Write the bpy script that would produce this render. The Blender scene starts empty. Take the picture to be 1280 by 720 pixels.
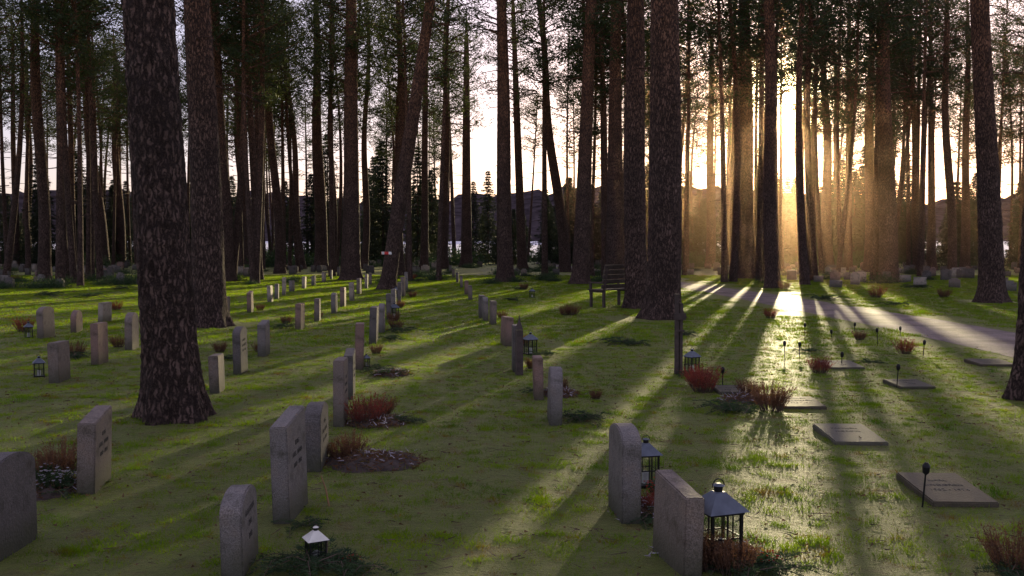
import bpy, bmesh, math, random
import numpy as np
from mathutils import Vector, noise, Matrix
random.seed(7); rng=np.random.default_rng(7)
S=bpy.context.scene
COL=S.collection
CAMH=2.0; F=1200.0; PITCH=math.radians(2.58)
cp,sp=math.cos(PITCH),math.sin(PITCH)
SUN_AZ=math.radians(16.0); SUN_EL=math.radians(8.5)
SV=Vector((math.sin(SUN_AZ)*math.cos(SUN_EL),math.cos(SUN_AZ)*math.cos(SUN_EL),math.sin(SUN_EL)))

def gz(x,y):
    f=max(0.,min(1.,(15-abs(x))/4))*max(0.,min(1.,(16-y)/4))
    return 0.08*noise.noise(Vector((x*.28,y*.28,0.3)))*f
def G(u,v):
    """survey point on the lawn"""
    a=(u-640)/F; b=(360-v)/F
    dy=cp+b*sp; dz=-sp+b*cp
    t=-CAMH/dz
    return a*t, dy*t
# ---------------------------------------------------------------- materials
def mat(name):
    m=bpy.data.materials.new(name); m.use_nodes=True
    nt=m.node_tree; nt.nodes.clear()
    out=nt.nodes.new('ShaderNodeOutputMaterial')
    return m,nt,out
def N(nt,t,**k):
    n=nt.nodes.new(t)
    for a,b in k.items(): setattr(n,a,b)
    return n
def ramp(nt,fac,stops):
    r=nt.nodes.new('ShaderNodeValToRGB')
    e=r.color_ramp.elements
    while len(e)<len(stops): e.new(0.5)
    for i,(p,c) in enumerate(stops):
        e[i].position=p; e[i].color=(*c,1)
    nt.links.new(fac,r.inputs[0]); return r.outputs[0]
def coords(nt,kind='Object',scale=(1,1,1)):
    tc=N(nt,'ShaderNodeTexCoord'); mp=N(nt,'ShaderNodeMapping')
    mp.inputs['Scale'].default_value=scale
    nt.links.new(tc.outputs[kind],mp.inputs[0]); return mp.outputs[0]
def simple(name,col,rough=.7,metal=0.,var=.3,scale=8,bump=.2,spec=.5):
    m,nt,out=mat(name); L=nt.links.new
    c=coords(nt); n=N(nt,'ShaderNodeTexNoise'); n.inputs['Scale'].default_value=scale; n.inputs['Detail'].default_value=6
    L(c,n.inputs['Vector'])
    lo=tuple(x*(1-var) for x in col); hi=tuple(min(1,x*(1+var)) for x in col)
    col_=ramp(nt,n.outputs[0],[(.3,lo),(.7,hi)])
    p=N(nt,'ShaderNodeBsdfPrincipled'); p.inputs['Roughness'].default_value=rough; p.inputs['Metallic'].default_value=metal
    p.inputs['Specular IOR Level'].default_value=spec
    L(col_,p.inputs['Base Color'])
    b=N(nt,'ShaderNodeBump'); b.inputs['Strength'].default_value=bump; b.inputs['Distance'].default_value=.01
    L(n.outputs[0],b.inputs['Height']); L(b.outputs[0],p.inputs['Normal']); L(p.outputs[0],out.inputs[0])
    return m
def bark_mat():
    m,nt,out=mat('pine_bark'); L=nt.links.new
    tc=N(nt,'ShaderNodeTexCoord'); oi=N(nt,'ShaderNodeObjectInfo')
    off=N(nt,'ShaderNodeMath',operation='MULTIPLY'); off.inputs[1].default_value=37; L(oi.outputs['Random'],off.inputs[0])
    va=N(nt,'ShaderNodeVectorMath',operation='ADD'); L(tc.outputs['Object'],va.inputs[0]); L(off.outputs[0],va.inputs[1])
    n0=N(nt,'ShaderNodeTexNoise'); n0.inputs['Scale'].default_value=9; n0.inputs['Detail'].default_value=7; n0.inputs['Roughness'].default_value=.7
    L(va.outputs[0],n0.inputs['Vector'])
    mx=N(nt,'ShaderNodeMixRGB',blend_type='LINEAR_LIGHT'); mx.inputs[0].default_value=.08
    L(va.outputs[0],mx.inputs[1]); L(n0.outputs['Color'],mx.inputs[2])
    mp=N(nt,'ShaderNodeMapping'); mp.inputs['Scale'].default_value=(1,1,.24); L(mx.outputs[0],mp.inputs[0])
    v=N(nt,'ShaderNodeTexVoronoi',feature='DISTANCE_TO_EDGE'); v.inputs['Scale'].default_value=19; L(mp.outputs[0],v.inputs['Vector'])
    n1=N(nt,'ShaderNodeTexNoise'); n1.inputs['Scale'].default_value=26; n1.inputs['Detail'].default_value=9; n1.inputs['Roughness'].default_value=.75; L(mp.outputs[0],n1.inputs['Vector'])
    n2=N(nt,'ShaderNodeTexNoise'); n2.inputs['Scale'].default_value=1.7; n2.inputs['Detail'].default_value=5; L(va.outputs[0],n2.inputs['Vector'])
    ck=N(nt,'ShaderNodeMath',operation='MULTIPLY_ADD'); ck.inputs[1].default_value=.32; L(n1.outputs[0],ck.inputs[0]); L(v.outputs['Distance'],ck.inputs[2])
    crack=N(nt,'ShaderNodeMapRange'); crack.interpolation_type='SMOOTHSTEP'; crack.inputs['From Min'].default_value=.13; crack.inputs['From Max'].default_value=.42; L(ck.outputs[0],crack.inputs['Value'])
    plate=ramp(nt,n1.outputs[0],[(.3,(.08,.05,.042)),(.55,(.165,.108,.09)),(.75,(.25,.175,.15))])
    sx=N(nt,'ShaderNodeSeparateXYZ'); L(tc.outputs['Object'],sx.inputs[0])
    up=ramp(nt,n1.outputs[0],[(.3,(.24,.10,.05)),(.7,(.44,.21,.11))])
    hr=N(nt,'ShaderNodeMapRange'); hr.inputs['From Min'].default_value=4; hr.inputs['From Max'].default_value=12; L(sx.outputs['Z'],hr.inputs['Value'])
    m2=N(nt,'ShaderNodeMixRGB'); L(hr.outputs[0],m2.inputs[0]); L(plate,m2.inputs[1]); L(up,m2.inputs[2])
    pv=N(nt,'ShaderNodeMapRange'); pv.inputs['From Min'].default_value=.3; pv.inputs['From Max'].default_value=.7; pv.inputs['To Min'].default_value=.65; pv.inputs['To Max'].default_value=1.25; L(n2.outputs[0],pv.inputs['Value'])
    m4=N(nt,'ShaderNodeVectorMath',operation='SCALE'); L(m2.outputs[0],m4.inputs[0]); L(pv.outputs[0],m4.inputs['Scale'])
    m3=N(nt,'ShaderNodeMixRGB'); m3.inputs[1].default_value=(.035,.023,.02,1); L(crack.outputs[0],m3.inputs[0]); L(m4.outputs[0],m3.inputs[2])
    p=N(nt,'ShaderNodeBsdfPrincipled'); p.inputs['Roughness'].default_value=.85; p.inputs['Specular IOR Level'].default_value=.25
    L(m3.outputs[0],p.inputs['Base Color'])
    h=N(nt,'ShaderNodeMath',operation='MULTIPLY_ADD'); h.inputs[1].default_value=.6; L(n1.outputs[0],h.inputs[0]); L(crack.outputs[0],h.inputs[2])
    b=N(nt,'ShaderNodeBump'); b.inputs['Strength'].default_value=1; b.inputs['Distance'].default_value=.03
    L(h.outputs[0],b.inputs['Height']); L(b.outputs[0],p.inputs['Normal']); L(p.outputs[0],out.inputs[0])
    return m
def leaf_mat(name,c1,c2,trans=.4,tcol=None,scale=1.5,rough=.6,spec=.3,c3=None,scale2=9):
    m,nt,out=mat(name); L=nt.links.new
    g=N(nt,'ShaderNodeNewGeometry')
    n=N(nt,'ShaderNodeTexNoise'); n.inputs['Scale'].default_value=scale; n.inputs['Detail'].default_value=5; L(g.outputs['Position'],n.inputs['Vector'])
    n.inputs['Roughness'].default_value=.7
    col=ramp(nt,n.outputs[0],[(.35,c1),(.65,c2)])
    if c3:
        n2=N(nt,'ShaderNodeTexNoise'); n2.inputs['Scale'].default_value=scale2; n2.inputs['Detail'].default_value=6; n2.inputs['Roughness'].default_value=.65; L(g.outputs['Position'],n2.inputs['Vector'])
        f=ramp(nt,n2.outputs[0],[(.36,(1,1,1)),(.45,(0,0,0))])
        mc=N(nt,'ShaderNodeMixRGB'); L(f,mc.inputs[0]); L(col,mc.inputs[1]); mc.inputs[2].default_value=(*c3,1); col=mc.outputs[0]
    p=N(nt,'ShaderNodeBsdfPrincipled'); p.inputs['Roughness'].default_value=rough; p.inputs['Specular IOR Level'].default_value=spec
    L(col,p.inputs['Base Color'])
    t=N(nt,'ShaderNodeBsdfTranslucent')
    k=tcol or (1.6,1.5,1.0)
    mm=N(nt,'ShaderNodeMixRGB',blend_type='MULTIPLY'); mm.inputs[0].default_value=1; mm.inputs[2].default_value=(*k,1); L(col,mm.inputs[1]); L(mm.outputs[0],t.inputs[0])
    s=N(nt,'ShaderNodeMixShader'); s.inputs[0].default_value=trans; L(p.outputs[0],s.inputs[1]); L(t.outputs[0],s.inputs[2]); L(s.outputs[0],out.inputs[0])
    return m
M_bark=bark_mat()
M_needle=leaf_mat('pine_needles',(.024,.04,.018),(.065,.09,.038),.4,(1.9,1.6,.8),.8)
M_spruce=leaf_mat('spruce_needles',(.014,.024,.014),(.036,.05,.025),.25,(1.6,1.4,.8),.8)
M_twig=simple('dead_twig',(.10,.065,.05),.9)
M_grass=leaf_mat('grass_blades',(.030,.085,.008),(.085,.160,.016),.64,(5.2,3.9,.4),1.1,.52,.35,(.07,.06,.022),3.2)
M_dry=leaf_mat('dry_grass',(.10,.085,.03),(.19,.16,.05),.4,(2.2,1.7,.8),3)
M_leaf=leaf_mat('fallen_leaf',(.08,.05,.03),(.17,.11,.06),.25,(1.6,1.4,1.),11)
M_heath_r=leaf_mat('heather_red',(.12,.035,.03),(.27,.085,.06),.4,(2.2,1.0,.8),9)
M_heath_b=leaf_mat('heather_brown',(.09,.05,.035),(.20,.11,.065),.4,(1.7,1.4,1),9)
M_sprig=leaf_mat('fir_sprig',(.02,.05,.022),(.055,.095,.04),.3,None,6)
M_white=leaf_mat('white_petals',(.38,.34,.42),(.6,.56,.62),.3,(1,1,1),6)
M_redpet=leaf_mat('red_petals',(.45,.03,.03),(.6,.06,.05),.3,(1.2,.6,.6),6)
M_black=simple('black_iron',(.02,.02,.022),.45,.6,.3,20)
M_zinc=simple('zinc_roof',(.13,.15,.19),.4,.7,.25,15)
M_wax=simple('candle_wax',(.8,.76,.7),.5)
M_wood=simple('weathered_wood',(.07,.05,.045),.75,0,.4,12,.4)
M_soil=simple('soil',(.055,.038,.032),.95,0,.5,14,1.)
M_ins=simple('inscription_paint',(.05,.045,.045),.6)
M_tapeR=simple('tape_red',(.6,.03,.03),.5); M_tapeW=simple('tape_white',(.8,.8,.8),.5)
def glass_mat():
    m,nt,out=mat('lantern_glass'); L=nt.links.new
    t=N(nt,'ShaderNodeBsdfTransparent'); t.inputs[0].default_value=(.85,.87,.9,1)
    g=N(nt,'ShaderNodeBsdfGlossy'); g.inputs['Roughness'].default_value=.08
    s=N(nt,'ShaderNodeMixShader'); s.inputs[0].default_value=.15; L(t.outputs[0],s.inputs[1]); L(g.outputs[0],s.inputs[2]); L(s.outputs[0],out.inputs[0]); return m
M_glass=glass_mat()
def granite(name,c,speck=.4):
    m,nt,out=mat(name); L=nt.links.new
    c0=coords(nt)
    n=N(nt,'ShaderNodeTexNoise'); n.inputs['Scale'].default_value=130; n.inputs['Detail'].default_value=3; L(c0,n.inputs['Vector'])
    n2=N(nt,'ShaderNodeTexNoise'); n2.inputs['Scale'].default_value=5; n2.inputs['Detail'].default_value=7; n2.inputs['Roughness'].default_value=.7; L(c0,n2.inputs['Vector'])
    a=ramp(nt,n.outputs[0],[(.35,tuple(x*(1-speck) for x in c)),(.5,c),(.65,tuple(min(1,x*(1+speck)) for x in c))])
    st=ramp(nt,n2.outputs[0],[(.33,(.38,.38,.30)),(.5,(.95,.95,.95)),(.72,(1.15,1.05,.95))])
    mm=N(nt,'ShaderNodeMixRGB',blend_type='MULTIPLY'); mm.inputs[0].default_value=.95; L(a,mm.inputs[1]); L(st,mm.inputs[2])
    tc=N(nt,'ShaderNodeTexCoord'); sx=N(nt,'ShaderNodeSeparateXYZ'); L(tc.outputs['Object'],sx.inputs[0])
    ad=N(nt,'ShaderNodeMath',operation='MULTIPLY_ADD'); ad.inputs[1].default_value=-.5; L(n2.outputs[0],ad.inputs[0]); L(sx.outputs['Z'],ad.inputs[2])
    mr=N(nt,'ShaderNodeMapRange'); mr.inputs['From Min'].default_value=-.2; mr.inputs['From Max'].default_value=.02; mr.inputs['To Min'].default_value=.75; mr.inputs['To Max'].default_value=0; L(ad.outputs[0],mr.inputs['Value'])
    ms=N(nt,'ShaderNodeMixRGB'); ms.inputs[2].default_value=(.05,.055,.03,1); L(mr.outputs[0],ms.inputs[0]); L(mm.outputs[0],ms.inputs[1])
    p=N(nt,'ShaderNodeBsdfPrincipled'); p.inputs['Roughness'].default_value=.65; p.inputs['Specular IOR Level'].default_value=.35; L(ms.outputs[0],p.inputs['Base Color'])
    n3=N(nt,'ShaderNodeTexNoise'); n3.inputs['Scale'].default_value=45; n3.inputs['Detail'].default_value=7; L(c0,n3.inputs['Vector'])
    b=N(nt,'ShaderNodeBump'); b.inputs['Strength'].default_value=.9; b.inputs['Distance'].default_value=.008; L(n3.outputs[0],b.inputs['Height']); L(b.outputs[0],p.inputs['Normal'])
    L(p.outputs[0],out.inputs[0]); return m
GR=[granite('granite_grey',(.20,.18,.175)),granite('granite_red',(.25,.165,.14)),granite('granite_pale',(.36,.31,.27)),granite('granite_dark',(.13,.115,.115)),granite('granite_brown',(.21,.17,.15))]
def ground_mat():
    m,nt,out=mat('mossy_lawn'); L=nt.links.new
    g=N(nt,'ShaderNodeNewGeometry'); P=g.outputs['Position']
    def nz(s,d=6,r=.6):
        n=N(nt,'ShaderNodeTexNoise'); n.inputs['Scale'].default_value=s; n.inputs['Detail'].default_value=d; n.inputs['Roughness'].default_value=r; L(P,n.inputs['Vector']); return n.outputs[0]
    a=nz(.5,8,.7); b=nz(7,8,.7); c=nz(60,4,.7); d3=nz(3.2,6,.65)
    col=ramp(nt,a,[(.3,(.028,.050,.010)),(.5,(.048,.09,.013)),(.7,(.075,.115,.020))])
    col2=ramp(nt,b,[(.35,(.035,.032,.018)),(.5,(.05,.085,.014)),(.7,(.09,.14,.022))])
    mx=N(nt,'ShaderNodeMixRGB'); mx.inputs[0].default_value=.65; L(col,mx.inputs[1]); L(col2,mx.inputs[2])
    br=N(nt,'ShaderNodeMixRGB'); L(ramp(nt,d3,[(.36,(1,1,1)),(.45,(0,0,0))]),br.inputs[0]); L(mx.outputs[0],br.inputs[1]); br.inputs[2].default_value=(.05,.038,.022,1)
    sp_=ramp(nt,c,[(.35,(.35,.35,.3)),(.6,(1.3,1.3,1.2))])
    mm=N(nt,'ShaderNodeMixRGB',blend_type='MULTIPLY'); mm.inputs[0].default_value=.9; L(br.outputs[0],mm.inputs[1]); L(sp_,mm.inputs[2])
    p=N(nt,'ShaderNodeBsdfPrincipled'); p.inputs['Roughness'].default_value=.6; p.inputs['Specular IOR Level'].default_value=.4
    L(mm.outputs[0],p.inputs['Base Color'])
    p.inputs['Sheen Weight'].default_value=.4; p.inputs['Sheen Roughness'].default_value=.5; p.inputs['Sheen Tint'].default_value=(.85,.85,.2,1)
    ad=N(nt,'ShaderNodeMath',operation='MULTIPLY_ADD'); ad.inputs[1].default_value=.35; L(c,ad.inputs[0]); L(b,ad.inputs[2])
    bp=N(nt,'ShaderNodeBump'); bp.inputs['Strength'].default_value=1; bp.inputs['Distance'].default_value=.09; L(ad.outputs[0],bp.inputs['Height']); L(bp.outputs[0],p.inputs['Normal'])
    L(p.outputs[0],out.inputs[0]); return m
def gravel_mat():
    m,nt,out=mat('gravel'); L=nt.links.new
    g=N(nt,'ShaderNodeNewGeometry'); P=g.outputs['Position']
    n=N(nt,'ShaderNodeTexNoise'); n.inputs['Scale'].default_value=40; n.inputs['Detail'].default_value=5; L(P,n.inputs['Vector'])
    n2=N(nt,'ShaderNodeTexNoise'); n2.inputs['Scale'].default_value=1.2; n2.inputs['Detail'].default_value=5; L(P,n2.inputs['Vector'])
    a=ramp(nt,n.outputs[0],[(.3,(.17,.125,.12)),(.7,(.35,.28,.26))]); b=ramp(nt,n2.outputs[0],[(.35,(.6,.55,.52)),(.6,(1.1,1.1,1.1))])
    mm=N(nt,'ShaderNodeMixRGB',blend_type='MULTIPLY'); mm.inputs[0].default_value=1; L(a,mm.inputs[1]); L(b,mm.inputs[2])
    p=N(nt,'ShaderNodeBsdfPrincipled'); p.inputs['Roughness'].default_value=.62; p.inputs['Specular IOR Level'].default_value=.45; L(mm.outputs[0],p.inputs['Base Color'])
    bp=N(nt,'ShaderNodeBump'); bp.inputs['Strength'].default_value=1; bp.inputs['Distance'].default_value=.04; L(n.outputs[0],bp.inputs['Height']); L(bp.outputs[0],p.inputs['Normal'])
    L(p.outputs[0],out.inputs[0]); return m
M_ground=ground_mat(); M_gravel=gravel_mat()
# ---------------------------------------------------------------- helpers
def mesh_from(name,V,Fc,mats,mi=None,smooth=False):
    me=bpy.data.meshes.new(name)
    me.from_pydata([tuple(v) for v in V] if not isinstance(V,np.ndarray) else V.tolist(),[],Fc if not isinstance(Fc,np.ndarray) else Fc.tolist())
    for m in mats: me.materials.append(m)
    if mi is not None: me.polygons.foreach_set('material_index',np.asarray(mi,dtype=np.int32))
    if smooth: me.polygons.foreach_set('use_smooth',np.ones(len(me.polygons),dtype=bool))
    me.update(); return me
def obj(name,me,loc=(0,0,0),rz=0,parent=None,col=None,scale=None):
    o=bpy.data.objects.new(name,me); o.location=loc; o.rotation_euler=(0,0,rz)
    if scale: o.scale=(scale,)*3 if not hasattr(scale,'__len__') else scale
    (col or COL).objects.link(o)
    if parent: o.parent=parent
    return o
class MB:
    def __init__(s): s.V=[];s.F=[];s.M=[];s.n=0
    def add(s,v,f,m):
        v=np.asarray(v,float).reshape(-1,3); s.V.append(v)
        s.F+= [tuple(int(i)+s.n for i in q) for q in f]; s.M+=[m]*len(f); s.n+=len(v)
    def tube(s,pts,rad,seg,m,cap=False):
        pts=np.asarray(pts,float); n=len(pts)
        th=np.linspace(0,2*math.pi,seg,endpoint=False)
        vs=[]
        for i in range(n):
            d=pts[min(i+1,n-1)]-pts[max(i-1,0)]; d=d/(np.linalg.norm(d)+1e-9)
            up=np.array([0,0,1.]) if abs(d[2])<.9 else np.array([1.,0,0])
            a=np.cross(d,up); a/=np.linalg.norm(a); b=np.cross(d,a)
            vs.append(pts[i]+rad[i]*(np.outer(np.cos(th),a)+np.outer(np.sin(th),b)))
        f=[(i*seg+j,i*seg+(j+1)%seg,(i+1)*seg+(j+1)%seg,(i+1)*seg+j) for i in range(n-1) for j in range(seg)]
        if cap: f.append(tuple(range(seg))[::-1]); f.append(tuple((n-1)*seg+j for j in range(seg)))
        s.add(np.vstack(vs),f,m)
    def box(s,c,d,m,rot=None):
        x,y,z=[q/2 for q in d]
        v=np.array([(-x,-y,-z),(x,-y,-z),(x,y,-z),(-x,y,-z),(-x,-y,z),(x,-y,z),(x,y,z),(-x,y,z)],float)
        if rot is not None: v=v@np.array(rot.to_3x3()).T
        v+=np.array(c)
        s.add(v,[(0,3,2,1),(4,5,6,7),(0,1,5,4),(1,2,6,5),(2,3,7,6),(3,0,4,7)],m)
    def blades(s,P,D,L,W,m):
        P=np.asarray(P); D=np.asarray(D); D=D/(np.linalg.norm(D,axis=1,keepdims=True)+1e-9)
        R=rng.normal(size=D.shape); A=np.cross(D,R); A/=(np.linalg.norm(A,axis=1,keepdims=True)+1e-9)
        L=np.broadcast_to(np.asarray(L,float),(len(P),))[:,None]; W=np.broadcast_to(np.asarray(W,float),(len(P),))[:,None]
        v=np.stack([P-A*W*.5,P+A*W*.5,P+D*L],1).reshape(-1,3)
        s.add(v,np.arange(len(P)*3).reshape(-1,3),m)
    def mesh(s,name,mats,smooth=False):
        return mesh_from(name,np.vstack(s.V),s.F,mats,s.M,smooth)
# ---------------------------------------------------------------- GN scatter
def scatter(name,pts,rots,scls,idx,sources):
    sc=bpy.data.collections.new(name+'_library')
    for i,me in enumerate(sources):
        o=bpy.data.objects.new('%s_piece_%02d'%(name,i),me); sc.objects.link(o)
    me=bpy.data.meshes.new(name); me.from_pydata([tuple(p) for p in pts],[],[])
    a=me.attributes.new('rot','FLOAT_VECTOR','POINT'); a.data.foreach_set('vector',np.asarray(rots,dtype=np.float32).ravel())
    a=me.attributes.new('scl','FLOAT','POINT'); a.data.foreach_set('value',np.asarray(scls,dtype=np.float32))
    a=me.attributes.new('idx','INT','POINT'); a.data.foreach_set('value',np.asarray(idx,dtype=np.int32))
    o=obj(name,me)
    nt=bpy.data.node_groups.new(name+'_scatter','GeometryNodeTree')
    nt.interface.new_socket('Geometry',in_out='INPUT',socket_type='NodeSocketGeometry')
    nt.interface.new_socket('Geometry',in_out='OUTPUT',socket_type='NodeSocketGeometry')
    gi=nt.nodes.new('NodeGroupInput'); go=nt.nodes.new('NodeGroupOutput')
    ci=nt.nodes.new('GeometryNodeCollectionInfo'); ci.inputs[0].default_value=sc
    ci.inputs['Separate Children'].default_value=True; ci.inputs['Reset Children'].default_value=True
    ip=nt.nodes.new('GeometryNodeInstanceOnPoints'); ip.inputs['Pick Instance'].default_value=True
    def na(n,t):
        q=nt.nodes.new('GeometryNodeInputNamedAttribute'); q.data_type=t; q.inputs['Name'].default_value=n; return q.outputs[0]
    L=nt.links.new
    e=nt.nodes.new('FunctionNodeEulerToRotation')
    L(na('rot','FLOAT_VECTOR'),e.inputs[0]); L(e.outputs[0],ip.inputs['Rotation'])
    L(na('scl','FLOAT'),ip.inputs['Scale']); L(na('idx','INT'),ip.inputs['Instance Index'])
    L(gi.outputs[0],ip.inputs['Points']); L(ci.outputs[0],ip.inputs['Instance']); L(ip.outputs[0],go.inputs[0])
    md=o.modifiers.new('scatter','NODES'); md.node_group=nt
    return o
# ---------------------------------------------------------------- ground
def axis(a,b,st,far,g=1.25):
    c=list(np.arange(a,b+1e-6,st)); s=st; x=b
    while x<far: s*=g; x+=s; c.append(x)
    s=st; x=a; pre=[]
    while x>-far: s*=g; x-=s; pre.append(x)
    return pre[::-1]+c
xs=axis(-16,16,.4,700); ys=axis(0,17,.4,900)
V=[(x,y,gz(x,y)) for y in ys for x in xs]; nx=len(xs)
Fc=[(j*nx+i,j*nx+i+1,(j+1)*nx+i+1,(j+1)*nx+i) for j in range(len(ys)-1) for i in range(nx-1)]
obj('ground',mesh_from('ground',V,Fc,[M_ground],smooth=True))
UP=[(1700,500),(1400,440),(1280,418),(1180,401),(1080,385),(960,367),(870,355),(800,345),(740,336),(690,330),(670,327)]
LO=[(1700,560),(1400,478),(1280,450),(1180,427),(1080,405),(960,381),(870,363),(800,350),(740,340),(690,333),(670,330)]
pu=[Vector((*G(*p),0)) for p in UP]; pl=[Vector((*G(*p),0)) for p in LO]
def densify(a,k=10):
    o=[]
    for i in range(len(a)-1):
        for j in range(k): o.append(a[i].lerp(a[i+1],j/k))
    return o+[a[-1]]
pu=densify(pu); pl=densify(pl); V=[];Fc=[]
for i,(a,b) in enumerate(zip(pu,pl)):
    w1=.12*noise.noise(a*1.3); w2=.12*noise.noise(b*1.7+Vector((9,0,0))); d=(a-b).normalized()
    V+= [(*(b+d*w2).xy,.006),(*a.lerp(b,.5).xy,.012),(*(a+d*w1).xy,.006)]
for i in range(len(pu)-1):
    k=i*3
    Fc+=[(k,k+3,k+4,k+1),(k+1,k+4,k+5,k+2)]
obj('gravel_path',mesh_from('gravel_path',V,Fc,[M_gravel],smooth=True))
POLY=[p.xy for p in pl]+[p.xy for p in pu[::-1]]
def in_path(x,y,):
    c=False;n=len(POLY);j=n-1
    for i in range(n):
        a=POLY[i];b=POLY[j]
        if (a.y>y)!=(b.y>y) and x<(b.x-a.x)*(y-a.y)/(b.y-a.y)+a.x: c=not c
        j=i
    return c
M_snow=simple('snow',(.78,.76,.82),.7,0,.08,.02,.1)
me=mesh_from('snow_field',[(-280,150,.02),(280,150,.02),(330,335,3.2),(-330,335,3.2)],[(0,1,2,3)],[M_snow]); obj('snow_field',me)
M_hill=simple('hill_woods',(.06,.047,.052),1.,0,.6,.25,0,0)
V=[];Fc=[]
n=300
for i in range(n+1):
    x=-600+1200*i/n; y=430
    h=25+6*noise.noise(Vector((x*.008,0,0)))+3.5*noise.noise(Vector((x*.09,3,0)))+4*noise.noise(Vector((x*.4,5,0)))
    V+=[(x,y-90,-.5),(x,y-40,h*.6),(x,y,h)]
for i in range(n):
    k=i*3; Fc+=[(k,k+3,k+4,k+1),(k+1,k+4,k+5,k+2)]
obj('distant_hill',mesh_from('distant_hill',V,Fc,[M_hill],smooth=True))
# ---------------------------------------------------------------- trees
def clump(mb,P,m,L=.34,W=.065,n=10,up=.3,spread=.18):
    k=len(P)*n
    C=np.repeat(P,n,0)+rng.normal(size=(k,3))*spread
    D=rng.normal(size=(k,3)); D[:,2]=D[:,2]*.6+up
    mb.blades(C,D,rng.uniform(.6,1.2,k)*L,W*rng.uniform(.6,1.3,k),m)
def crown(mb,z0,z1,R,nb=34,m_b=0,m_n=1,x0=0,n=9):
    for i in range(nb):
        t=(i+random.random())/nb; z=z0+(z1-z0)*t
        prof=(math.sin(math.pi*min(1,(t*.85+.15)))**.7)
        L=R*prof*random.uniform(.5,1.1)+.3; az=random.uniform(0,6.283)
        if t<.15 and random.random()<.6: L*=.6
        d=np.array([math.cos(az),math.sin(az),random.uniform(-.15,.35)+t*.5])
        pts=[np.array([x0,0,z])]
        for s in range(4):
            pts.append(pts[-1]+d*L/4+rng.normal(size=3)*.08*L/2); d[2]+=.1
        mb.tube(pts,[.06*(1-t*.5),.045,.03,.02,.008],4,m_b)
        if t<.12 and random.random()<.5: continue
        C=[]
        for s in range(int(5+L*3.2)):
            u=random.uniform(.35,1.02)*4; a=int(min(3,u)); p=pts[a]+(pts[a+1]-pts[a])*(u-a)
            o=rng.normal(size=3)*np.array([.38,.38,.2])*(.5+L*.22)
            C.append(p+o)
        clump(mb,np.array(C),m_n,n=n)
def pine_mesh(k):
    mb=MB(); H=random.uniform(19,25); r=random.uniform(.15,.25)
    bend=random.uniform(-.5,.5); zs=[0,.15,.4,1,2,4,6,8,10,12,14,16,18,H]
    pts=[(bend*math.sin(z/H*3),bend*.6*math.sin(z/H*4),z-.15) for z in zs]
    mb.tube(pts,[max(.03,r*(1-.75*z/H)*(1+.35*math.exp(-z/.35))) for z in zs],9,0)
    for i in range(12):
        z=random.uniform(3.5,12); az=random.uniform(0,6.28); L=random.uniform(.4,1.8); d=np.array([math.cos(az),math.sin(az),-.1])
        mb.tube([np.array([0,0,z]),np.array([0,0,z])+d*L],[.03,.01],3,0)
    crown(mb,random.uniform(8.5,12.5),H-.3,random.uniform(2.2,3.),random.randint(28,38),n=10)
    return mb.mesh('pine_var_%d'%k,[M_bark,M_needle])
def spruce_mesh(k,H=15,R=2.6):
    mb=MB(); mb.tube([(0,0,-.2),(0,0,H*.5),(0,0,H)],[.2,.11,.02],7,0)
    z=.6
    while z<H-.3:
        nb=7; t=z/H; a0=random.random()*6
        for i in range(nb):
            az=a0+i*6.283/nb+random.uniform(-.3,.3); L=(R*(1-t)**.8+.15)*random.uniform(.5,1.3)
            if random.random()<.12: continue
            d=np.array([math.cos(az),math.sin(az),0.]); q=np.array([-d[1],d[0],0])
            nn=int(5+L*8)
            u=rng.uniform(.12,1,nn)[:,None]
            P=np.array([0,0,z])+d*u*L+q*rng.normal(size=(nn,1))*.22*(1.1-u)*L*.9
            P[:,2]+=(-.35*u[:,0]+.12*u[:,0]**3)*L+rng.normal(size=nn)*.06
            r_=3
            C=np.repeat(P,r_,0)+rng.normal(size=(nn*r_,3))*.07
            D=d*.8+q*rng.normal(size=(nn*r_,1))*.7+np.array([0,0,-.55])+rng.normal(size=(nn*r_,3))*.35
            mb.blades(C,D,rng.uniform(.25,.5,nn*r_),.10,1)
        z+=random.uniform(.36,.54)
    return mb.mesh('spruce_var_%d'%k,[M_bark,M_spruce])
PINES=[pine_mesh(i) for i in range(6)]
SPR=[spruce_mesh(0,14,2.9),spruce_mesh(1,18,3.3),spruce_mesh(2,10,2.9)]
CROWNS=[]
for i in range(4):
    mb=MB(); crown(mb,11.5,21.8,random.uniform(2.5,3.1),38,n=10); CROWNS.append(mb.mesh('crown_%d'%i,[M_bark,M_needle]))
TREEPOS=[]
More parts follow.
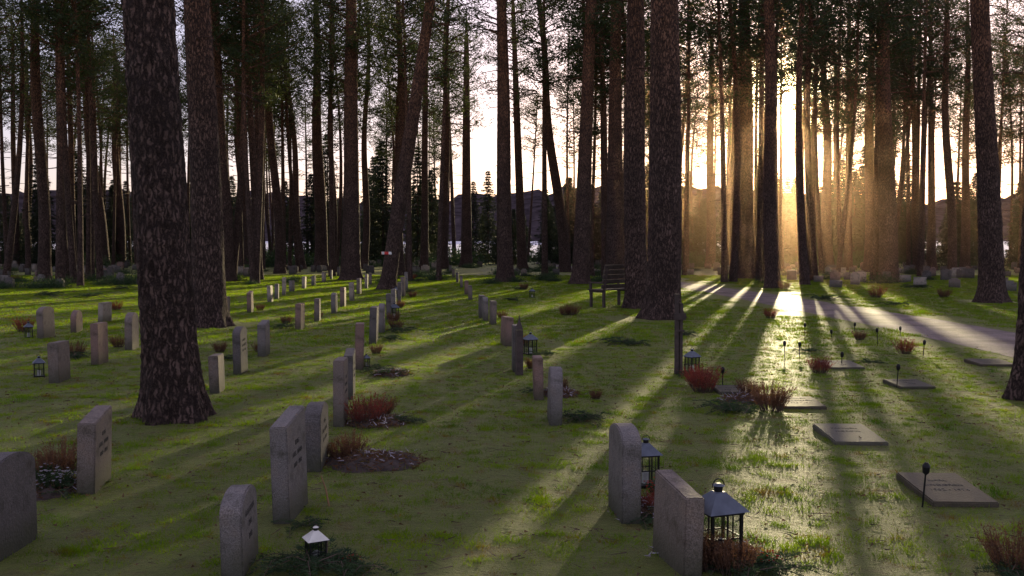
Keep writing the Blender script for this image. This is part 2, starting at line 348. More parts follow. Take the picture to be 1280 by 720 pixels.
def hero(px,base,w,top,detail=0,H=22.5):
    x,y=G(px,base); d=y
    r=.9*w/2*(d/F)
    zt=CAMH+d*.2547/1.0125; xt=(top-640)/F*d/1.0125
    lean=(xt-x)/zt; cap=max(9,zt)
    ns,step=(120,.04) if detail==2 else ((48,.12) if detail==1 else (20,.4))
    zs=[];z=-.25
    lim=6.2 if detail==2 else 10
    while z<H: zs.append(z); z+=step if z<lim else .6
    zs.append(H)
    th=np.linspace(0,2*math.pi,ns,endpoint=False); ph=random.random()*6; nr=random.choice([4,5,6])
    bend=random.uniform(-.16,.16)*(0.3 if detail else 1)
    V=[]
    s0=random.random()*50
    for z in zs:
        zz=max(z,0); cx=lean*min(zz,cap)+bend*math.sin(zz*.45); cy=bend*.7*math.sin(zz*.33)
        rz=max(.04,r*(1.06-.03*zz)) if zz<H-3 else max(.03,r*.42*(H-zz)/3+.03)
        fl=.42*math.exp(-zz/.32)
        for t in th:
            k=1+fl*(1+.45*math.sin(nr*t+ph))+.03*math.sin(2*t+zz*.5+ph)
            rr=rz*k
            if detail:
                q=Vector((math.cos(t)*rr*12+s0,math.sin(t)*rr*12,zz*4.))
                c=noise.noise(q); rr+=(.026 if detail==2 else .022)*(1-2.2*abs(c)) + .010*noise.noise(q*3)
                rr-=.012
            V.append((cx+rr*math.cos(t),cy+rr*math.sin(t),z))
    n=len(zs)
    Fc=[(i*ns+j,i*ns+(j+1)%ns,(i+1)*ns+(j+1)%ns,(i+1)*ns+j) for i in range(n-1) for j in range(ns)]
    e=obj('pine_tree',None,(x,y,gz(x,y)))
    obj('trunk',mesh_from('trunk',V,Fc,[M_bark],smooth=True),parent=e)
    mb=MB()
    for i in range(10):
        z=random.uniform(5.5,12.5); az=random.uniform(0,6.28); L=random.uniform(.35,1.2); dd=np.array([math.cos(az),math.sin(az),random.uniform(-.3,.2)])
        p0=np.array([lean*min(z,cap),0,z]); mb.tube([p0,p0+dd*(L*.6+r),p0+dd*(L+r)+np.array([0,0,-.1])],[.03,.018,.008],5,0)
    obj('dead_branches',mb.mesh('stubs',[M_bark]),parent=e)
    obj('crown',random.choice(CROWNS),(lean*cap,0,0),random.uniform(0,6.28),e)
    TREEPOS.append((x,y,r)); return e
H_=[(218,524,70,186,2),(262,408,42,246,1),(283,352,20,268,0),(130,334,16,95,0),(55,352,17,44,0),(36,330,12,33,0),(150,332,13,141,0),
(312,334,16,288,0),(350,342,13,330,0),(401,338,18,394,0),(439,350,24,439,1),(484,362,21,538,1),(500,345,13,500,0),(530,338,11,533,0),(556,336,11,558,0),
(583,334,15,583,0),(632,352,22,627,1),(653,338,13,641,0),(706,340,15,672,0),(725,355,22,739,1),(768,352,23,770,1),(796,385,30,793,1),(828,398,46,832,1),
(862,330,9,858,0),(888,334,13,889,0),(932,348,25,931,1),(966,360,20,961,1),(1035,336,15,1030,0),(1060,338,11,1062,0),(1086,340,14,1088,0),(1111,352,24,1103,1),
(1147,340,11,1138,0),(1165,338,11,1163,0),(1190,345,12,1180,0),(1240,378,31,1226,1),(1303,498,66,1326,2),(1206,336,12,1210,0),(20,334,9,14,0),(455,336,10,460,0),(416,340,9,414,0),(1048,332,9,1042,0),(912,333,9,914,0),
(378,336,10,352,0),(92,336,10,84,0),(1014,334,9,1020,0)]
for h in H_: hero(*h)
pts=[];rots=[];sc=[];ix=[]
def gap(az,d):
    if 14.<az<18.3:
        if d>84: return .97
        if 15.3<az<17.1: return 1.
        return .3
    if 8<az<14: return .35 if d>84 else .12
    if 18.3<=az<24: return .25 if d>84 else 0
    if -3.0<az<3.2: return .82
    if az<-24: return .4
    return .1
cnt=0
while cnt<240:
    az=random.uniform(-44,44); d=random.uniform(50,118)
    if random.random()<gap(az,d): continue
    x=d*math.sin(math.radians(az)); y=d*math.cos(math.radians(az))
    if in_path(x,y): continue
    pts.append((x,y,0)); rots.append((random.gauss(0,.02),random.gauss(0,.035),random.uniform(0,6.28))); sc.append(random.uniform(.85,1.12)); ix.append(random.randrange(6)); cnt+=1
for az,d in [(14.5,56),(17.5,56),(14.3,68),(17.9,70),(17.0,50),(15.7,76),(16.7,80)]:
    x=d*math.sin(math.radians(az)); y=d*math.cos(math.radians(az)); pts.append((x,y,0)); rots.append((0,.01,random.random()*6)); sc.append(1.08); ix.append(random.randrange(6))
for i in range(32):
    a=random.uniform(55,305); d=random.uniform(18,60)
    pts.append((d*math.sin(math.radians(a)),d*math.cos(math.radians(a)),0)); rots.append((0,0,random.uniform(0,6.28))); sc.append(1.); ix.append(random.randrange(6))
scatter('pine_forest',pts,rots,sc,ix,PINES)
pts=[];rots=[];sc=[];ix=[]
cnt=0
while cnt<235:
    az=random.uniform(-40,40) if cnt>50 else random.uniform(2,21); d=random.uniform(92,138)
    if (10.6<az<12.4 or -4<az<-2.5) and random.random()<.8: continue
    k=random.randrange(3)
    s=random.uniform(.5,.85)
    if 13.<az<18.6:
        s=random.uniform(.5,.62); k=random.choice([0,1]); d=random.uniform(118,138)
    elif -3<az<2.5: s*=.7
    elif az<-14: s*=.75
    x=d*math.sin(math.radians(az)); y=d*math.cos(math.radians(az))
    pts.append((x,y,0)); rots.append((0,0,random.uniform(0,6.28))); sc.append(s); ix.append(k); cnt+=1
scatter('spruce_thicket',pts,rots,sc,ix,SPR)
# ---------------------------------------------------------------- grass
def patch(nb,size=1.,h=(.02,.055),w=.006,seed=0):
    mb=MB()
    nc=34; cc=rng.uniform(-size/2,size/2,(nc,2))
    a=rng.integers(0,nc,nb); P=np.zeros((nb,3)); cl=rng.random((nb,1))<.6
    P[:,:2]=np.where(cl,cc[a]+rng.normal(size=(nb,2))*.045*size,rng.uniform(-size/2,size/2,(nb,2)))
    P[:,2]=-.012
    D=rng.normal(size=(nb,3))*.65; D[:,2]=1
    mb.blades(P,D,(rng.uniform(*h,nb)+.01)*np.where(cl[:,0],1.2,.7),w,0)
    nd=nb//14; P=rng.uniform(-size/2,size/2,(nd,3)); P[:,2]=0
    D=rng.normal(size=(nd,3)); D[:,2]=abs(D[:,2])*.4
    mb.blades(P,D,rng.uniform(h[0],h[1]*1.3,nd),w*.8,1)
    nt_=int(16*size)
    P=rng.uniform(-size/2,size/2,(nt_,3)); P[:,2]=.018; D=rng.normal(size=(nt_,3)); D[:,2]*=.08
    mb.blades(P,D,rng.uniform(.04,.16,nt_),.008,2)
    nl=int(14*size)
    P=rng.uniform(-size/2,size/2,(nl,3)); P[:,2]=rng.uniform(.015,.035,nl); D=rng.normal(size=(nl,3)); D[:,2]*=.35
    mb.blades(P,D,rng.uniform(.02,.045,nl),.02,3)
    return mb.mesh('grass_patch_%d'%seed,[M_grass,M_dry,M_twig,M_leaf])
GP=[patch(2900,1.06,(.008,.038),.0065,i) for i in range(4)]+[patch(2600,2.1,(.025,.065),.014,4+i) for i in range(3)]
pts=[];rots=[];sc=[];ix=[]
def ok(x,y):
    return all((x-a)**2+(y-b)**2>(r*1.15+.1)**2 for a,b,r in TREEPOS)
y=4.
while y<19:
    hw=y*.60+1.8; x=-hw
    while x<hw:
        if not in_path(x,y) and not in_path(x,y+.35) and ok(x,y):
            pts.append((x,y,gz(x,y)));rots.append((0,0,random.randrange(4)*math.pi/2));sc.append(1.);ix.append(random.randrange(4))
        x+=1
    y+=1
y=19.8
while y<62:
    hw=y*.60+3; x=-hw
    while x<hw:
        if not (in_path(x,y) or in_path(x+.8,y+.8) or in_path(x-.8,y-.8) or in_path(x+.8,y-.8)) and ok(x,y):
            pts.append((x,y,gz(x,y)));rots.append((0,0,random.randrange(4)*math.pi/2));sc.append(1.);ix.append(4+random.randrange(3))
        x+=2
    y+=2
scatter('grass',pts,rots,sc,ix,GP)
# ---------------------------------------------------------------- gravestones
def stone_profile(style,w,h):
    b=-.12
    if style=='arch':
        s=h-.11; pr=[(-w/2,b),(w/2,b),(w/2,s)]
        for i in range(1,12):
            a=math.pi*i/12; pr.append((w/2*math.cos(a),s+.11*math.sin(a)))
        pr.append((-w/2,s))
    elif style=='round':
        r=w/2; s=h-r*.8; pr=[(-w/2,b),(w/2,b),(w/2,s)]
        for i in range(1,14):
            a=math.pi*i/14; pr.append((r*math.cos(a),s+r*.8*math.sin(a)))
        pr.append((-w/2,s))
    elif style=='slant':
        pr=[(-w/2,b),(w/2,b),(w/2,h),(-w/2,h-.05)]
    else: pr=[(-w/2,b),(w/2,b),(w/2,h-.01),(-w/2,h)]
    return pr
def stone_mesh(style,w,h,t,mi):
    pr=stone_profile(style,w,h); bm=bmesh.new()
    A=[bm.verts.new((-t/2,p,z)) for p,z in pr]; B=[bm.verts.new((t/2,p,z)) for p,z in pr]
    n=len(pr); bm.faces.new(A[::-1]); bm.faces.new(B)
    for i in range(n): bm.faces.new((A[i],A[(i+1)%n],B[(i+1)%n],B[i]))
    bmesh.ops.recalc_face_normals(bm,faces=bm.faces)
    bmesh.ops.bevel(bm,geom=list(bm.edges),offset=.009,segments=2,affect='EDGES',clamp_overlap=True)
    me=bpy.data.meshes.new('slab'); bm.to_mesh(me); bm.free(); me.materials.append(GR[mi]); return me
NAMES=[['FAMILJEN','ANDERSSON','1898 - 1961'],['KARL','LINDGREN','1902 - 1974'],['ELSA HOLM','1911','1983'],['BERG','AXEL  MARIA','1889 - 1958'],['FAMILJEN','NORDIN']]
def gravestone(cx,base,top,style='flat',mi=0,w=None,t=None,rz=None):
    x,y=G(cx,base); h=(base-top)*y/F*.97; w=w or random.uniform(.46,.6); t=t or random.uniform(.12,.15)
    y+=w*.5
    x+=(cx-640)/F*w*.5
    if mi==0 and random.random()<.4: mi=4
    e=obj('gravestone',None,(x,y,gz(x,y)-.01),rz if rz is not None else math.radians(5)+random.gauss(0,.05))
    e.rotation_euler[1]=random.gauss(0,.025); e.rotation_euler[0]=random.gauss(0,.015)
    obj('slab',stone_mesh(style,w,h,t,mi),parent=e)
    if base-top>58 and cx>20:
        lines=random.choice(NAMES)
        for i,s in enumerate(lines):
            cu=bpy.data.curves.new('text','FONT'); cu.body=s; cu.size=.05; cu.align_x='CENTER'; cu.extrude=.0015
            cu.materials.append(M_ins)
            o=obj('inscription_%d'%(i+1),cu,(t/2+.001,0,h*.7-i*.08),parent=e)
            o.rotation_euler=(math.pi/2,0,math.pi/2)
    return x,y,h
ST=[(8,705,568,'arch',3),(118,617,513,'slant',4),(301,728,617,'arch',0),(364,655,515,'slant',0),(396,590,504,'arch',3),(426,533,446,'flat',4),(437,500,437,'slant',3),(449,462,402,'flat',1),
(467,430,382,'flat',3),(477,417,378,'arch',0),(486,400,366,'flat',3),(492,392,360,'flat',0),(499,380,352,'flat',3),(504,371,345,'flat',0),(508,363,339,'flat',0),
(272,493,443,'flat',4),(301,468,406,'arch',3),(330,446,400,'slant',0),(375,413,378,'flat',1),(397,402,372,'flat',0),(418,392,365,'arch',0),(429,384,358,'flat',1),(440,377,352,'flat',2),(449,368,347,'flat',0),(458,361,342,'flat',2),(463,356,340,'flat',0),
(75,480,427,'flat',4),(125,457,402,'flat',1),(165,438,389,'round',0),(58,424,382,'arch',0),(96,416,387,'round',1),(131,404,377,'flat',2),(282,397,370,'flat',0),(313,391,363,'slant',1),(338,378,356,'flat',2),(346,374,354,'flat',0),
(355,369,346,'flat',2),(365,365,350,'flat',0),(380,361,345,'flat',2),(392,357,344,'flat',0),(405,353,339,'flat',2),(414,349,337,'flat',0),(423,345,333,'flat',0),
(780,655,530,'arch',0),(845,728,610,'slant',4),(693,533,458,'round',0),(673,499,443,'flat',1),(646,465,404,'flat',3),(633,433,395,'flat',1),(616,406,375,'flat',0),(607,402,370,'arch',0),(602,398,368,'flat',3),
(588,376,356,'flat',0),(583,368,350,'flat',1),(577,360,344,'flat',0),(572,353,340,'flat',3),(567,347,336,'flat',0),(563,341,331,'flat',0)]
for s in ST: gravestone(*s)
mb=MB()
def far_rows(x0,x1,y0,y1,n):
    for i in range(n):
        x=random.uniform(x0,x1); y=round(random.uniform(y0,y1)/3.2)*3.2+random.uniform(-.2,.2)
        h=random.uniform(.35,.65); w=random.uniform(.35,.6)
        if in_path(x,y): continue
        rot=Matrix.Rotation(random.gauss(math.radians(70),.15),4,'Z')
        k=random.choice([0,1,4,3,3,2])
        a=(.15,w,h); mb.box((x,y,h/2-.05),a,k,rot)
        if random.random()<.5: mb.box((x,y,h-.03),(.13,w*.6,.1),k,rot)
far_rows(-46,-16,44,96,200); far_rows(13,46,42,90,190); far_rows(-3,12,60,95,14); far_rows(-16,-6,64,96,50)
obj('distant_gravestones',mb.mesh('distant_gravestones',GR))
def ledger(x,y,w,d,rz=0,mi=1):
    me_=bmesh.new(); bmesh.ops.create_cube(me_,size=1)
    for v in me_.verts: v.co=Vector((v.co.x*w,v.co.y*d,v.co.z*.08+.005))
    bmesh.ops.bevel(me_,geom=list(me_.edges),offset=.01,segments=2,affect='EDGES')
    me=bpy.data.meshes.new('ledger'); me_.to_mesh(me); me_.free(); me.materials.append(GR[mi])
    e=obj('grave_ledger',None,(x,y,gz(x,y)+.005),rz); e.rotation_euler[0]=math.radians(2.5)
    obj('stone_plate',me,parent=e)
    for i,s in enumerate(random.choice(NAMES)):
        cu=bpy.data.curves.new('text','FONT'); cu.body=s; cu.size=.065; cu.align_x='CENTER'; cu.extrude=.001; cu.materials.append(M_ins)
        obj('inscription_%d'%(i+1),cu,(0,.15-i*.13,.0462),parent=e)
for q in [(3.5,7.68,.5,.82,-.05,1),(3.45,9.75,.52,.8,-.03,2),(3.5,11.65,.5,.6,0,1),(5.65,13.6,.5,.6,.05,4),(5.4,15.7,.55,.7,0,2),(8.0,16.0,.6,.6,0,1),(2.95,12.8,.45,.5,0,4)]:
    ledger(*q)
# ---------------------------------------------------------------- plants
def heather_mesh(R=.2,h=.26,mid=0):
    mb=MB(); n=150
    a=rng.uniform(0,6.28,n); r=R*np.sqrt(rng.random(n))*.45
    P=np.stack([r*np.cos(a),r*np.sin(a),np.full(n,-.02)],1)
    D=np.stack([np.cos(a)*rng.uniform(0,.75,n)*R/.2,np.sin(a)*rng.uniform(0,.75,n)*R/.2,np.ones(n)],1); D/=np.linalg.norm(D,axis=1,keepdims=True)
    L=rng.uniform(.6,1.1,n)*h
    mb.blades(P,D,L,.006,2)
    k=24; u=rng.uniform(.35,1.05,(n,k,1)); Q=(P[:,None]+D[:,None]*u*L[:,None,None]).reshape(-1,3)
    E=np.repeat(D,k,0)+rng.normal(size=(n*k,3))*.7
    mb.blades(Q,E,rng.uniform(.012,.03,n*k),.006,0)
    return mb
HR=[heather_mesh(.22,.3).mesh('heather_a%d'%i,[M_heath_r,M_heath_b,M_twig]) for i in range(2)]
HB=[heather_mesh(.2,.26).mesh('heather_b%d'%i,[M_heath_b,M_heath_r,M_twig]) for i in range(2)]
def heather(px,py,s=1,kind='r',off=0):
    x,y=G(px,py); obj('heather_plant',random.choice(HR if kind=='r' else HB),(x,y,gz(x,y)),random.uniform(0,6),scale=s)
def sprig_mesh(n=14,R=.34):
    mb=MB()
    for i in range(n):
        az=random.uniform(0,6.28); L=R*random.uniform(.5,1.1); d=np.array([math.cos(az),math.sin(az),random.uniform(0,.5)]); o=np.array([random.gauss(0,.07),random.gauss(0,.07),.02])
        pts=[o,o+d*L*.5,o+d*L+np.array([0,0,-.08*L/.3])]
        mb.tube(pts,[.004,.003,.002],3,1)
        k=110; u=rng.random(k)[:,None]; P=o+d*L*u; P[:,2]-=.08*L/.3*np.clip(u[:,0]*2-1,0,1)
        q=np.array([-d[1],d[0],0]); sg=np.sign(rng.normal(size=(k,1)))
        P=P+q*sg*rng.random((k,1))*.06*(1.2-u)
        D=d*.7+q*sg*1.+rng.normal(size=(k,3))*.35; D[:,2]+=.15
        mb.blades(P,D,rng.uniform(.02,.05,k),.006,0)
    return mb
SP=[sprig_mesh().mesh('sprigs_%d'%i,[M_sprig,M_twig]) for i in range(3)]
def sprigs(px,py,s=1):
    x,y=G(px,py); obj('fir_branch_spray',random.choice(SP),(x,y,gz(x,y)+.01),random.uniform(0,6),scale=s)
def flower_mesh(mat_,n=34):
    mb=heather_mesh(.2,.18)
    for i in range(n):
        a=random.random()*6.28; r=.2*math.sqrt(random.random()); c=np.array([r*math.cos(a),r*math.sin(a),.13+random.random()*.07-(r*r)])
        k=9; t=np.arange(k)/k*6.28; D=np.stack([np.cos(t),np.sin(t),np.full(k,.35)],1)
        mb.blades(np.repeat(c[None],k,0),D,.017,.012,3)
    return mb
FW=flower_mesh(0).mesh('flowers_w',[M_sprig,M_heath_b,M_twig,M_white]); FR=flower_mesh(0).mesh('flowers_r',[M_sprig,M_heath_b,M_twig,M_redpet])
def flowers(px,py,k='w',s=1):
    x,y=G(px,py); obj('white_flowers' if k=='w' else 'red_flowers',FW if k=='w' else FR,(x,y,gz(x,y)),random.uniform(0,6),scale=s)
for q in [(458,530,1.15,'r'),(475,522,1.,'b'),(880,492,1.2,'r'),(872,484,1,'r'),(937,500,.95,'b'),(964,518,1.35,'b'),(1131,442,1,'r'),(1025,466,.9,'r'),(963,398,1,'r'),(715,394,1.3,'b'),(706,394,1,'b'),
          (60,600,1,'b'),(78,592,1.1,'b'),(440,568,.8,'b'),(425,575,.8,'b'),(888,716,.9,'b'),(915,722,.9,'b'),(822,640,.6,'r'),(495,412,1,'b'),(492,402,1,'b'),(1270,712,1.1,'b'),(358,405,.9,'b'),(275,440,.8,'b'),(30,415,1.2,'r'),
          (95,445,1,'b'),(655,362,1.2,'b'),(500,385,1,'b'),(516,372,1,'b'),(1095,372,1.6,'r'),(1075,425,.8,'b'),(700,488,.7,'b'),(980,362,1.6,'b'),(146,388,1,'r'),(20,352,1.4,'b'),(745,498,.5,'b'),
          (148,434,.9,'b'),(325,440,.8,'b'),(398,398,.8,'b'),(665,460,.7,'b'),(655,432,.8,'r'),(628,398,.8,'b'),(515,350,1.2,'r'),(470,442,.7,'b'),(325,388,.8,'b'),(1180,372,1.4,'b'),(1010,352,1.4,'b')]:
    heather(*q)
for q in [(490,468,1.2),(470,464,1),(505,528,.9),(735,528,1),(718,524,.9),(775,430,1.4),(790,432,1.2),(920,520,1.2),(905,516,1),(400,715,1),(370,722,1.1),(430,722,1),(500,415,1.3),(490,425,1.2),(355,410,1.3),(680,445,1),(672,490,.8),
          (98,448,1.2),(290,450,1),(1030,375,2),(1120,382,1.6),(965,722,.9),(925,726,.9),(60,614,1),(150,362,2),(60,370,2),(650,362,1.6),(690,352,2),(508,366,1.6),(520,352,2),(330,340,2),(1145,360,2.2),(1275,728,1),(865,470,.9),(640,376,1.4),(385,660,.6),(820,655,.7),
          (110,372,2),(250,362,2),(1090,455,.8),(860,420,1),(1010,440,.8)]:
    sprigs(*q)
for q in [(52,608,'w',1.),(72,612,'w',.9),(825,618,'r',.7),(960,712,'r',.5),(108,348,'r',1.3),(438,712,'r',.35)]: flowers(*q)
UB=[]
for i in range(3):
    mb=MB(); k=1300; P=rng.normal(size=(k,3))*np.array([.5,.5,.28]); P[:,2]=abs(P[:,2]); D=rng.normal(size=(k,3)); D[:,2]+=.5
    mb.blades(P,D,rng.uniform(.08,.25,k),.04,0); UB.append(mb.mesh('bush_%d'%i,[M_sprig,M_heath_b]))
pts=[];rots=[];sc=[];ix=[]
for i in range(230):
    az=random.uniform(-36,36); d=random.uniform(48,120); x=d*math.sin(math.radians(az)); y=d*math.cos(math.radians(az))
    if in_path(x,y): continue
    pts.append((x,y,0)); rots.append((0,0,random.random()*6)); sc.append(random.uniform(.4,1.1)*(2.2 if d>88 else .7)); ix.append(random.randrange(3))
scatter('undergrowth',pts,rots,sc,ix,UB)
# ---------------------------------------------------------------- lanterns etc.
def lantern_mesh(w=.15,h=.2):
    mb=MB(); a=w/2
    mb.box((0,0,.01),(w+.02,w+.02,.02),0)
    for sx in(-1,1):
        for sy in(-1,1): mb.box((sx*a*.94,sy*a*.94,.02+h/2),(.012,.012,h),0)
    for s in(-1,1):
        mb.box((s*a,0,.02+h*.5),(.006,w*.85,.007),0); mb.box((0,s*a,.02+h*.5),(w*.85,.006,.007),0)
        mb.box((s*a,0,.02+h*.5),(.005,.007,h*.98),0); mb.box((0,s*a,.02+h*.5),(.007,.005,h*.98),0)
        mb.add([(s*a*.9,-a*.85,.022),(s*a*.9,a*.85,.022),(s*a*.9,a*.85,h+.018),(s*a*.9,-a*.85,h+.018)],[(0,1,2,3)],2)
        mb.add([(-a*.85,s*a*.9,.022),(a*.85,s*a*.9,.022),(a*.85,s*a*.9,h+.018),(-a*.85,s*a*.9,h+.018)],[(0,1,2,3)],2)
    z=.02+h; mb.box((0,0,z+.006),(w+.01,w+.01,.012),0)
    b=a*1.3; c=a*.28; zz=z+.013
    mb.add([(-b,-b,zz),(b,-b,zz),(b,b,zz),(-b,b,zz),(-c,-c,zz+w*.5),(c,-c,zz+w*.5),(c,c,zz+w*.5),(-c,c,zz+w*.5)],[(0,3,2,1),(0,1,5,4),(1,2,6,5),(2,3,7,6),(3,0,4,7),(4,5,6,7)],1)
    mb.tube([(0,0,zz+w*.5),(0,0,zz+w*.5+.025)],[c*.9,c*.9],10,0,True); mb.tube([(0,0,zz+w*.5+.025),(0,0,zz+w*.5+.035)],[c*1.4,c*.5],10,1,True)
    t=np.linspace(0,math.pi,9); zc=zz+w*.5+.02
    mb.tube([(math.cos(q)*a*.4,0,zc+math.sin(q)*a*.45) for q in t],[.003]*9,5,0)
    mb.tube([(0,0,.02),(0,0,.1)],[.028,.028],14,3,True); mb.tube([(0,0,.1),(0,0,.113)],[.002,.001],4,0)
    return mb.mesh('lantern',[M_black,M_zinc,M_glass,M_wax])
LM=lantern_mesh(); LW=lantern_mesh(.14,.17)
LW.materials[1]=M_wax
def lantern(px,py,hpx,me=LM,rz=.5,lift=0):
    x,y=G(px,py); s=(hpx*y/F)/.34
    obj('grave_lantern',me,(x,y,gz(x,y)+lift),rz,scale=s)
lantern(897,706,100,rz=.35); lantern(807,606,60,rz=.2); lantern(663,443,28); lantern(49,472,26); lantern(36,422,20); lantern(395,708,52,LW); lantern(493,398,20); lantern(865,466,30); lantern(458,458,16); lantern(495,372,14);lantern(665,372,12);lantern(1000,350,12)
def stake(px,py,hpx):
    x,y=G(px,py); h=hpx*y/F; mb=MB()
    mb.tube([(0,0,-.05),(0,0,h-.08)],[.007,.007],8,0,True)
    k=.7
    mb.tube([(0,0,h-.09),(0,0,h-.075),(0,0,h-.03),(0,0,h-.02)],[.012*k,.034*k,.042*k,.036*k],12,0,True)
    mb.tube([(0,0,h-.02),(0,0,h+.005)],[.045*k,.012],12,0,True)
    o=obj('stake_lantern',mb.mesh('stake_lantern',[M_black]),(x,y,gz(x,y))); o.rotation_euler[0]=random.gauss(0,.04); o.rotation_euler[1]=random.gauss(0,.05)
for q in [(1153,632,57),(1121,484,30),(1097,432,22),(1154,445,20),(981,448,22),(999,447,20),(1052,458,18),(1068,415,12),(903,484,24),(845,402,10),(1006,418,14),(1040,424,12),(1125,420,12)]: stake(*q)
x,y=G(412,632); mb=MB(); mb.tube([(0,0,-.03),(-.03,.02,.12),(-.07,.03,.23)],[.008,.007,.004],6,0,True); obj('garden_stick',mb.mesh('stick',[simple('stick_wood',(.35,.2,.1),.7)]),(x,y,gz(x,y)))
x,y=G(848,468); hh=100*y/F; mb=MB(); mb.box((-.035,0,hh/2-.05),(.05,.05,hh+.1),0); mb.box((.035,0,hh/2-.09),(.045,.05,hh-.08),0); mb.box((0,-.04,hh*.73),(.19,.02,.1),0); mb.box((0,-.04,hh*.55),(.15,.02,.03),0); mb.box((-.035,0,hh+.008),(.07,.07,.016),0)
obj('wooden_signpost',mb.mesh('wooden_signpost',[M_wood]),(x,y,gz(x,y)),.3)
x,y=G(649,468); hh=72*y/F; mb=MB(); mb.box((0,0,hh/2-.1),(.1,.12,hh*.8),0); mb.add([(-.05,-.06,hh*.8),(.05,-.06,hh*.8),(.05,.06,hh*.8),(-.05,.06,hh*.8),(0,0,hh)],[(0,1,4),(1,2,4),(2,3,4),(3,0,4)],0)
mb.tube([(0,0,hh*.97),(0,0,hh*1.05)],[.015,.004],6,0,True)
obj('wooden_grave_marker',mb.mesh('marker',[M_wood]),(x,y,gz(x,y)),.2)
x,y=G(764,383); mb=MB(); W=1.35
for s in(-1,1):
    mb.box((s*W*.42,-.2,.22),(.06,.06,.46),0); mb.box((s*W*.42,.22,.22),(.06,.06,.46),0)
    mb.box((s*W*.42,0,.41),(.055,.5,.05),0)
    mb.box((s*W*.42,.28,.72),(.05,.05,.66),0,Matrix.Rotation(-.18,4,'X'))
    mb.box((s*W*.42,-.02,.63),(.05,.5,.04),0); mb.box((s*W*.42,-.22,.53),(.05,.05,.2),0)
for i in range(5): mb.box((0,-.2+i*.1,.45),(W,.08,.03),0)
for i in range(5): mb.box((0,.235+i*.024,.54+i*.125),(W,.03,.1),0,Matrix.Rotation(-.18,4,'X'))
obj('park_bench',mb.mesh('park_bench',[M_wood]),(x,y,0),math.radians(-135),scale=1.25)
def soil(px,py,rx,ry):
    x,y=G(px,py); V=[(0,0,.05)];Fc=[];n=30
    for k,rr in enumerate((.35,.7,1.)):
        for i in range(n):
            a=i/n*6.283; q=rr*(1+.3*noise.noise(Vector((math.cos(a)*2+px,math.sin(a)*2,0))))
            V.append((rx*q*math.cos(a),ry*q*math.sin(a),(.045,.025,-.03)[k]+.03*noise.noise(Vector((a*3,k*2.,px)))))
    for i in range(n): Fc.append((0,1+i,1+(i+1)%n))
    for k in range(2):
        for i in range(n): Fc.append((1+k*n+i,1+(k+1)*n+i,1+(k+1)*n+(i+1)%n,1+k*n+(i+1)%n))
    e=obj('soil_bed',mesh_from('soil_bed',V,Fc,[M_soil],smooth=True),(x,y,gz(x,y)+.01))
    mb=MB(); k=600; P=rng.normal(size=(k,3))*np.array([rx*.5,ry*.5,0]); P[:,2]=.05-.05*((P[:,0]/rx)**2+(P[:,1]/ry)**2); D=rng.normal(size=(k,3)); D[:,2]=abs(D[:,2])*.4
    mb.blades(P,D,rng.uniform(.02,.08,k),.018,0); mb.blades(P[:200],D[:200][:, [1,0,2]],.13,.006,1); mb.blades(P[200:330],D[200:330],.06,.02,2); mb.blades(P[300:360]+[0,0,.02],D[300:360],.07,.012,3)
    obj('leaf_litter',mb.mesh('litter',[M_heath_b,M_twig,M_dry,M_white]),parent=e)
soil(466,578,.5,.42); soil(60,610,.4,.35); soil(470,528,.35,.4); soil(935,505,.35,.35); soil(700,492,.3,.3); soil(895,700,.35,.3);soil(490,468,.3,.35);soil(815,640,.25,.35)
x,y,r=TREEPOS[11]; mb=MB()
hz=CAMH-(318-306)*y/F
for i in range(12):
    a0=i/12*6.283; a1=(i+1)/12*6.283; R=r*1.14; ox=.02
    mb.add([(R*math.cos(a0)+ox,R*math.sin(a0),0),(R*math.cos(a1)+ox,R*math.sin(a1),0),(R*math.cos(a1)+ox,R*math.sin(a1),.12),(R*math.cos(a0)+ox,R*math.sin(a0),.12)],[(0,1,2,3)],i%2)
obj('barrier_tape',mb.mesh('tape',[M_tapeR,M_tapeW]),(x+.1,y,hz))
# ---------------------------------------------------------------- mist (a thin bank of haze hanging in the sunlit part of the wood)
me=bpy.data.meshes.new('mist'); bm=bmesh.new(); bmesh.ops.create_uvsphere(bm,u_segments=32,v_segments=16,radius=1)
for v in bm.verts: v.co=Vector((18+v.co.x*15,60+v.co.y*30,6+v.co.z*16))
bm.to_mesh(me); bm.free()
m,nt,out=mat('mist'); vs=N(nt,'ShaderNodeVolumeScatter'); vs.inputs['Color'].default_value=(1,.66,.42,1); vs.inputs['Density'].default_value=.0012; vs.inputs['Anisotropy'].default_value=.92
nt.links.new(vs.outputs[0],out.inputs['Volume']); me.materials.append(m); obj('mist',me)
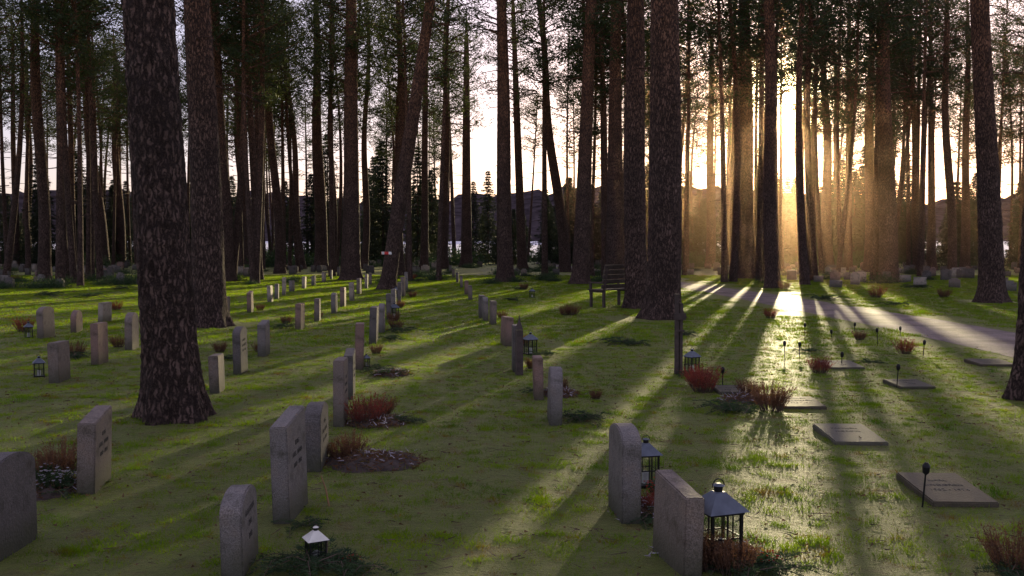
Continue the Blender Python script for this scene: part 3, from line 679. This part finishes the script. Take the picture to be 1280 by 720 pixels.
# ---------------------------------------------------------------- world & light
w=bpy.data.worlds.new('World'); S.world=w; w.use_nodes=True; nt=w.node_tree; nt.nodes.clear(); L=nt.links.new
out=nt.nodes.new('ShaderNodeOutputWorld'); bg=nt.nodes.new('ShaderNodeBackground'); bg.inputs['Strength'].default_value=.1
sky=nt.nodes.new('ShaderNodeTexSky'); sky.sky_type='NISHITA'; sky.sun_disc=False; sky.sun_elevation=SUN_EL; sky.sun_rotation=SUN_AZ; sky.air_density=1.; sky.dust_density=1.
tint=nt.nodes.new('ShaderNodeMixRGB'); tint.blend_type='MULTIPLY'; tint.inputs[0].default_value=1; tint.inputs[2].default_value=(1.0,.92,1.25,1); L(sky.outputs[0],tint.inputs[1]); L(tint.outputs[0],bg.inputs[0])
tc=nt.nodes.new('ShaderNodeTexCoord'); dt=nt.nodes.new('ShaderNodeVectorMath'); dt.operation='DOT_PRODUCT'; dt.inputs[1].default_value=SV; L(tc.outputs['Generated'],dt.inputs[0])
mx=nt.nodes.new('ShaderNodeMath'); mx.operation='MAXIMUM'; mx.inputs[1].default_value=0; L(dt.outputs['Value'],mx.inputs[0])
def aur(n,amp,col):
    p=nt.nodes.new('ShaderNodeMath'); p.operation='POWER'; p.inputs[1].default_value=n; L(mx.outputs[0],p.inputs[0])
    q=nt.nodes.new('ShaderNodeMath'); q.operation='MULTIPLY'; q.inputs[1].default_value=amp; L(p.outputs[0],q.inputs[0])
    b=nt.nodes.new('ShaderNodeBackground'); b.inputs[0].default_value=(*col,1); L(q.outputs[0],b.inputs['Strength']); return b
b1=aur(3200,40,(1,.80,.42)); b2=aur(300,1.2,(1,.62,.28))
b3=nt.nodes.new('ShaderNodeBackground'); b3.inputs[0].default_value=(.92,.79,.95,1); b3.inputs[1].default_value=.38
prev=bg.outputs[0]
for b in (b1,b2,b3):
    a=nt.nodes.new('ShaderNodeAddShader'); L(prev,a.inputs[0]); L(b.outputs[0],a.inputs[1]); prev=a.outputs[0]
L(prev,out.inputs[0])
ld=bpy.data.lights.new('sun','SUN'); ld.energy=5; ld.angle=math.radians(.5); ld.color=(1,.82,.48)
lo=bpy.data.objects.new('sun',ld); COL.objects.link(lo); lo.rotation_euler=SV.to_track_quat('Z','Y').to_euler()
cd=bpy.data.cameras.new('camera'); cd.sensor_width=36; cd.lens=36*F/1280; cd.clip_end=3000; cd.clip_start=.05
co=bpy.data.objects.new('camera',cd); COL.objects.link(co); co.location=(0,0,CAMH); co.rotation_euler=(math.pi/2-PITCH,0,0); S.camera=co
S.view_settings.view_transform='Standard'; S.view_settings.look='None'; S.view_settings.exposure=0; S.view_settings.gamma=1
